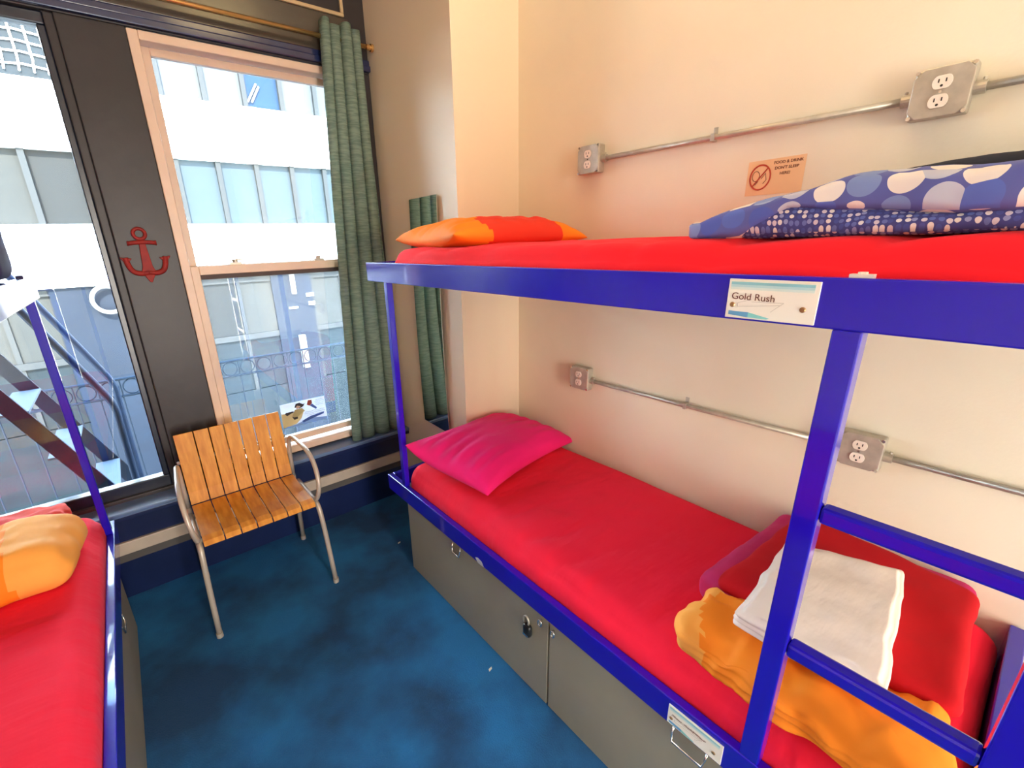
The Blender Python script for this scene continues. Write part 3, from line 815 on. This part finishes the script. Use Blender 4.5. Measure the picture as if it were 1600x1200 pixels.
conduit(1.862, 1.866, .3355, 1.2345, .806, 'upper steel conduit running along the cream wall between two outlet boxes')
conduit(1.856, 1.862, -1.2, .2345, None, 'upper steel conduit leaving the wall outlet to the right edge')
conduit(.964, .961, .3135, 1.2345, .790, 'lower steel conduit between the corner outlet and the ladder outlet')
conduit(.968, .966, -1.2, .2125, None, 'lower steel conduit right of the ladder running to the foot of the bed')

# ------------------------------------------------------------------ notice on the wall
nt = empty('wall_notice', (XW, .62, 1.68), 'tan notice with crossed out food circle and lettering on the cream wall', 'notice')
y1, y0, z0, z1 = .692, .540, 1.682, 1.782
b = BM(); prism(b, [(XW - .0003, y1, z0), (XW - .0003, y0, z0), (XW - .0003, y0, z1 - .002), (XW - .0003, y1, z1 - .004)], (-.0008, 0, 0)); obj('paper', b, M_kraft, nt)
xx = XW - .0014
b = BM(); cy, cz = .655, 1.732
tube(b, [(xx, cy + .028 * math.cos(a), cz + .034 * math.sin(a)) for a in [2 * PI * k / 28 for k in range(28)]], .0022, 6, closed=True)
tube(b, [(xx, cy - .019, cz + .024), (xx, cy + .019, cz - .024)], .0018, 6); obj('prohibition_ring', b, M_inkr, nt)
b = BM()
tube(b, [(xx, cy + .012 + .010 * math.cos(a), cz + .004 + .014 * math.sin(a)) for a in [2 * PI * k / 12 for k in range(12)]], .0009, 5, closed=True)
tube(b, [(xx, cy - .004, cz - .004), (xx, cy - .014, cz + .010), (xx, cy - .018, cz - .008), (xx, cy - .010, cz - .018)], .0009, 5)
tube(b, [(xx, cy + .004, cz - .010), (xx, cy + .012, cz - .020)], .0009, 5); obj('food_drawing', b, M_ink, nt)
for s_, yy, zz in (('FOOD & DRINK', .622, 1.764), ("DON'T SLEEP", .618, 1.749), ('HERE!', .603, 1.734)):
    b = text_bm(s_, .0106, (xx, yy, zz), (0, -1, 0), (0, 0, 1), .0005, bold=.0002); obj('lettering', b, M_ink, nt)

# ------------------------------------------------------------------ chair
ch = empty('slatted_armchair', (.27, 2.1, 0), 'honey coloured slatted plywood armchair on champagne steel tube legs below the window', 'chair')
xa, xb_ = .040, .498
nsl = 7; gap = .0045; wsl = (xb_ - xa - gap * (nsl - 1)) / (nsl + .28)
yF, yBk = 1.925, 2.275; zS = .447
def slat_bm(x0, x1, prof, th):
    """prof: list of (y,z) centre line; board of thickness th"""
    bm = BM(); n = len(prof); up = []; dn = []
    for i, (y, z) in enumerate(prof):
        a = Vector(prof[max(i - 1, 0)]); c = Vector(prof[min(i + 1, n - 1)]); t = (c - a).normalized(); nn = Vector((-t.y, t.x)) * th / 2
        up.append((y + nn.x, z + nn.y)); dn.append((y - nn.x, z - nn.y))
    ring = up + dn[::-1]
    A = [bm.verts.new((x0, y, z)) for y, z in ring]; B = [bm.verts.new((x1, y, z)) for y, z in ring]
    m = len(ring)
    for i in range(m): bm.faces.new((A[i], A[(i + 1) % m], B[(i + 1) % m], B[i]))
    for i in range(n - 1):
        bm.faces.new((A[i], A[m - 1 - i], A[m - 2 - i], A[i + 1])); bm.faces.new((B[i + 1], B[m - 2 - i], B[m - 1 - i], B[i]))
    return bm
for k in range(nsl):
    x0 = xa + k * (wsl + gap) + (wsl * .28 if k else 0); x1 = x0 + wsl * (1 if k else 1.28)
    sp_ = [(yF, zS - .022), (yF + .012, zS - .006), (yF + .04, zS + .001), (yF + .15, zS - .006), (yF + .26, zS - .004), (yBk - .01, zS + .002)]
    obj('seat_slat', slat_bm(x0, x1, sp_, .011), M_wood, ch, bevel=.0015)
    bp_ = [(yBk + .006, zS + .004), (yBk + .022, zS + .06), (yBk + .036, zS + .15), (yBk + .052, zS + .25), (yBk + .070, zS + .335)]
    obj('back_slat', slat_bm(x0, x1, bp_, .010), M_wood, ch, bevel=.0015)
for z, y in ((zS - .013, yF + .05), (zS - .017, yBk - .06)):
    b = BM(); tube(b, [(xa - .012, y, z - .004), (xb_ + .012, y, z - .004)], .009, 10); obj('seat_crossbar', b, M_champ, ch, smooth=True)
b = BM(); tube(b, [(xa - .012, yBk + .068, .645), (xb_ + .012, yBk + .068, .645)], .009, 10); obj('back_crossbar', b, M_champ, ch, smooth=True)
for s, x in ((-1, xa - .014), (1, xb_ + .014)):
    b = BM()   # arm loop: from the back upright forward, rounded down to the seat's front
    tube(b, [(x, yBk + .045, .42), (x, yBk + .035, .60), (x + s * .003, yBk - .015, .674), (x + s * .012, 2.15, .672), (x + s * .022, 2.03, .655), (x + s * .022, 1.955, .600),
             (x + s * .016, 1.925, .515), (x + s * .004, 1.955, .437), (x, 2.01, .428)], .0105, 12, smoothn=3)
    obj('armrest', b, M_champ, ch, smooth=True)
    b = BM(); tube(b, [(x, yBk - .04, .425), (x, 2.02, .425), (x, 1.955, .425), (x + s * .002, 1.930, .395), (x + s * .008, 1.915, .25), (x + s * .014, 1.895, .018)], .0115, 12, smoothn=3)
    lg = obj('leg', b, M_champ, ch, smooth=True)
    b = BM(); cyl(b, (x + s * .0145, 1.893, 0.0), (0, 0, 1), .0135, .022, 12); obj('foot_cap', b, M_champ, lg)
    b = BM(); tube(b, [(x, yBk + .045, .424), (x, yBk + .055, .30), (x, yBk + .075, .018)], .0115, 12, smoothn=1)
    lg = obj('leg', b, M_champ, ch, smooth=True)
    b = BM(); cyl(b, (x, yBk + .075, 0.0), (0, 0, 1), .0135, .022, 12); obj('foot_cap', b, M_champ, lg)

# ------------------------------------------------------------------ fire escape outside the left window
M_fe = mat('fire_escape_slate_paint', (0.011, 0.018, 0.036), .5, var=.2, vscale=12)
M_fe2 = mat('fire_escape_stringer_paint', (0.006, 0.009, 0.017), .6, var=.2, vscale=8)
M_tread = mat('pale_worn_tread', (0.075, 0.08, 0.086), .7)
M_iron = mat('pale_iron_paint', (0.020, 0.025, 0.034), .8, spec=.08)
for _m in (M_fe, M_fe2, M_tread): _m.node_tree.nodes['Principled BSDF'].inputs['Specular IOR Level'].default_value = 0.08
fe = empty('fire_escape_stair', (-.4, 3.15, -.30), 'steep slate blue fire escape stair with pale treads outside the left window', 'fire escape')
for y in (2.9, 3.4):
    b = BM(); sl = -2.125
    def L(x, dz=0): return .71 + sl * (x + .4) + dz
    prism(b, [(-.86, y - .006, L(-.86)), (.075, y - .006, L(.075)), (.075, y - .006, L(.075) - .0), (-.005, y - .006, L(.075)), (-.94, y - .006, L(-.86))], (0, .012, 0))
    obj('stringer', b, M_fe2, fe)
    b = BM(); tube(b, [(-.70, y, 2.03), (-.385, y, 1.345), (-.19, y, .915), (-.155, y, .82), (-.16, y, .70), (-.165, y, -.28)], .017, 12, smoothn=1)
    obj('handrail', b, M_fe, fe, smooth=True)
for k in range(-3, 4):
    xr = -.355 + .119 * k; z = .622 - .255 * k
    obj('tread', box1(xr - .115, xr, 2.907, 3.393, z - .012, z), M_tread, fe)
br = empty('balcony_railing', (.2, 3.6, -.32), 'iron balcony railing with a row of rings outside both windows', 'railing')
xs0, xs1 = -1.3, 2.2
for z, nm in ((.812, 'top_rail'), (.700, 'lower_rail'), (-.24, 'bottom_rail')):
    b = BM(); tube(b, [(xs0, 3.6, z), (xs1, 3.6, z)], .0085, 8); obj(nm, b, M_iron, br, smooth=True)
xk = xs0 + .06
while xk < xs1:
    b = BM(); tube(b, [(xk + .047 * math.cos(a), 3.6, .756 + .047 * math.sin(a)) for a in [2 * PI * k / 18 for k in range(18)]], .0045, 6, closed=True)
    obj('ring', b, M_iron, br, smooth=True)
    b = BM(); tube(b, [(xk + .058, 3.6, -.24), (xk + .058, 3.6, .81)], .0045, 6); obj('baluster', b, M_iron, br)
    xk += .116
o = obj('balcony_platform', box1(xs0, xs1, 2.66, 3.62, -.34, -.32), M_fe2)
tag(o, 'slate iron balcony platform under the fire escape stair and railing', 'balcony')

# ------------------------------------------------------------------ building across the street
M_fw = mat('white_facade_render', (.80, .82, .80), .8)
M_fp = mat('slate_blue_pier', (.0055, .0078, .0125), .6, var=.12, vscale=1.2)
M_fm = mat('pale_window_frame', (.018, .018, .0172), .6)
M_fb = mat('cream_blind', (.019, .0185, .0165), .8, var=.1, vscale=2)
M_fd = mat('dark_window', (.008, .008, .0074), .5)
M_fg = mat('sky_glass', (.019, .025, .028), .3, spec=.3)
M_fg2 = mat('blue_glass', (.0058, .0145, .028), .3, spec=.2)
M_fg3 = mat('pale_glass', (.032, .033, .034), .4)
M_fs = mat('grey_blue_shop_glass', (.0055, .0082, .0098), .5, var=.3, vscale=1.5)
M_rust = mat('rust_red_shop_band', (.03, .01, .015), .6)
M_st = mat('street_asphalt', (.02, .022, .026), .8)
FY = 15.0
for _m in (M_fw, M_fp, M_fm, M_fb, M_fd, M_fg, M_fg2, M_fg3, M_fs, M_rust, M_st): _m.node_tree.nodes['Principled BSDF'].inputs['Specular IOR Level'].default_value = 0.08
bd = empty('office_building', (2, FY + 1, -6), 'white banded office building with rows of windows across the street', 'building')
b = BM()
for z0, z1 in ((.95, 2.27), (3.85, 5.25), (6.95, 8.35), (10.0, 11.5)): box(b, -12, 20, FY - .15, FY + 2, z0, z1)
obj('wall', b, M_fw, bd)
obj('core', box1(-12, 20, FY + .3, FY + 2, -6, 11), M_fd, bd)
obj('cornice', box1(-12, 20, FY - .22, FY, .84, .95), M_fw, bd)
rr = random.Random(12)
for z0, z1, up in ((2.27, 3.85, 0), (5.25, 6.95, 1)):
    for k in range(-8, 13):
        x0 = 1.83 + .975 * k
        pick = M_fg3
        if k in (2,): pick = M_fg2 if up else M_fg
        elif up == 0 and k in (0, 1, 3, 4): pick = M_fg
        elif k in (-3,) and up == 0: pick = M_fd
        elif k == -4 and up == 0: pick = M_fb
        elif k in (-3, -2) : pick = M_fs
        f_ = obj('window', box1(x0 - .06, x0 + .06, FY - .1, FY + .1, z0, z1), M_fm, bd)
        obj('pane', box1(x0 + .06, x0 + .915, FY + .02, FY + .06, z0, z1), pick, f_)
for k, x0 in enumerate((-6.4, -1.38, 3.64, 8.66)):
    obj('pier', box1(x0, x0 + 1.18, FY - .12, FY + .3, -6, .84), M_fp, bd)
    xw = x0 + 1.18; n = 4; w = (5.02 - 1.18) / n
    for i in range(n):
        a = xw + i * w
        up_ = M_fd if (k, i) in ((1, 2), (0, 1)) else M_fb
        fr = obj('window', box1(a, a + .10, FY - .04, FY + .1, -2.62, .84), M_fm, bd)
        obj('pane', box1(a + .10, a + w, FY + .02, FY + .06, -.86, .66), up_, fr)
        obj('pane', box1(a + .10, a + w, FY + .02, FY + .06, -2.6, -1.02), M_fs, fr)
    obj('transom', box1(xw, xw + 3.84, FY - .08, FY + .1, -1.02, -.86), M_fm, bd)
    obj('transom', box1(xw, xw + 3.84, FY - .06, FY + .1, .66, .84), M_fm, bd)
    obj('shop_front', box1(xw, xw + 3.84, FY - .02, FY + .1, -6, -2.62), M_fs, bd)
fg_ = obj('window', box1(-1.10, -.14, FY - .14, FY - .04, 5.26, 6.9), M_fs, bd)
b = BM()
for x in (-.93, -.69, -.45, -.21): tube(b, [(x, FY - .17, 5.34), (x + .03, FY - .17, 5.6), (x, FY - .17, 6.9)], .020, 6)
for z in (5.45, 5.68, 5.88, 6.08, 6.3): tube(b, [(-1.08, FY - .17, z), (-.6, FY - .17, z + .03), (-.16, FY - .17, z - .02)], .018, 6)
obj('grid_reflection', b, M_fw, fg_)  # wavy white grid reflected in the pane, modelled as solid tubes
M_glow = bpy.data.materials.new('white_glow'); M_glow.use_nodes = True
pp = M_glow.node_tree.nodes['Principled BSDF']; pp.inputs['Emission Color'].default_value = (1, 1, .97, 1); pp.inputs['Emission Strength'].default_value = .45; pp.inputs['Base Color'].default_value = (.05, .05, .05, 1)
o = obj('reflection_bar', box1(4.18, 4.36, FY - .30, FY - .14, -2.15, -1.08), M_glow); tag(o, 'white upright fluorescent reflection built as a glowing bar on the slate pier of the building opposite', 'sign')  # fluorescent reflections, put in as glowing bars on the pier
o = obj('reflection_bar', box1(4.18, 4.30, FY - .26, FY - .14, .22, .80), M_glow); tag(o, 'short white upright fluorescent reflection built as a glowing strip high on the slate pier opposite', 'sign')
for k, (p, q) in enumerate((((3.86, 5.40), (4.14, 5.86)), ((3.96, 5.40), (4.20, 5.80)))):
    b = BM(); tube(b, [(p[0], FY - .02, p[1]), (q[0], FY - .02, q[1])], .028, 8); obj('ceiling_tube', b, M_glow, bd)
b = BM(); tube(b, [(-.30 + .32 * math.cos(a), FY - .31, .50 + .32 * math.sin(a)) for a in [2 * PI * k / 36 for k in range(36)]], .05, 10, closed=True)
o = obj('neon_ring', b, M_glow, smooth=True); tag(o, 'glowing white ring sign on the building opposite, seen through the left window', 'sign')
for k, (x, z, w, h) in enumerate(((4.62, .10, .22, .10), (4.66, -.17, .18, .10), (4.04, -.23, .26, .05))):
    o = obj('wall_plaque', box1(x, x + w, FY - .17, FY - .12, z, z + h), M_fw)
    tag(o, ('small white plaque, upper one at the right edge of the slate pier opposite', 'small white plaque, lower one at the right edge of the slate pier opposite',
            'thin white plaque in the middle of the slate pier opposite')[k], 'sign')
struct('ground', box1(-30, 40, 2.9, 40, -6.1, -6.0), M_st)
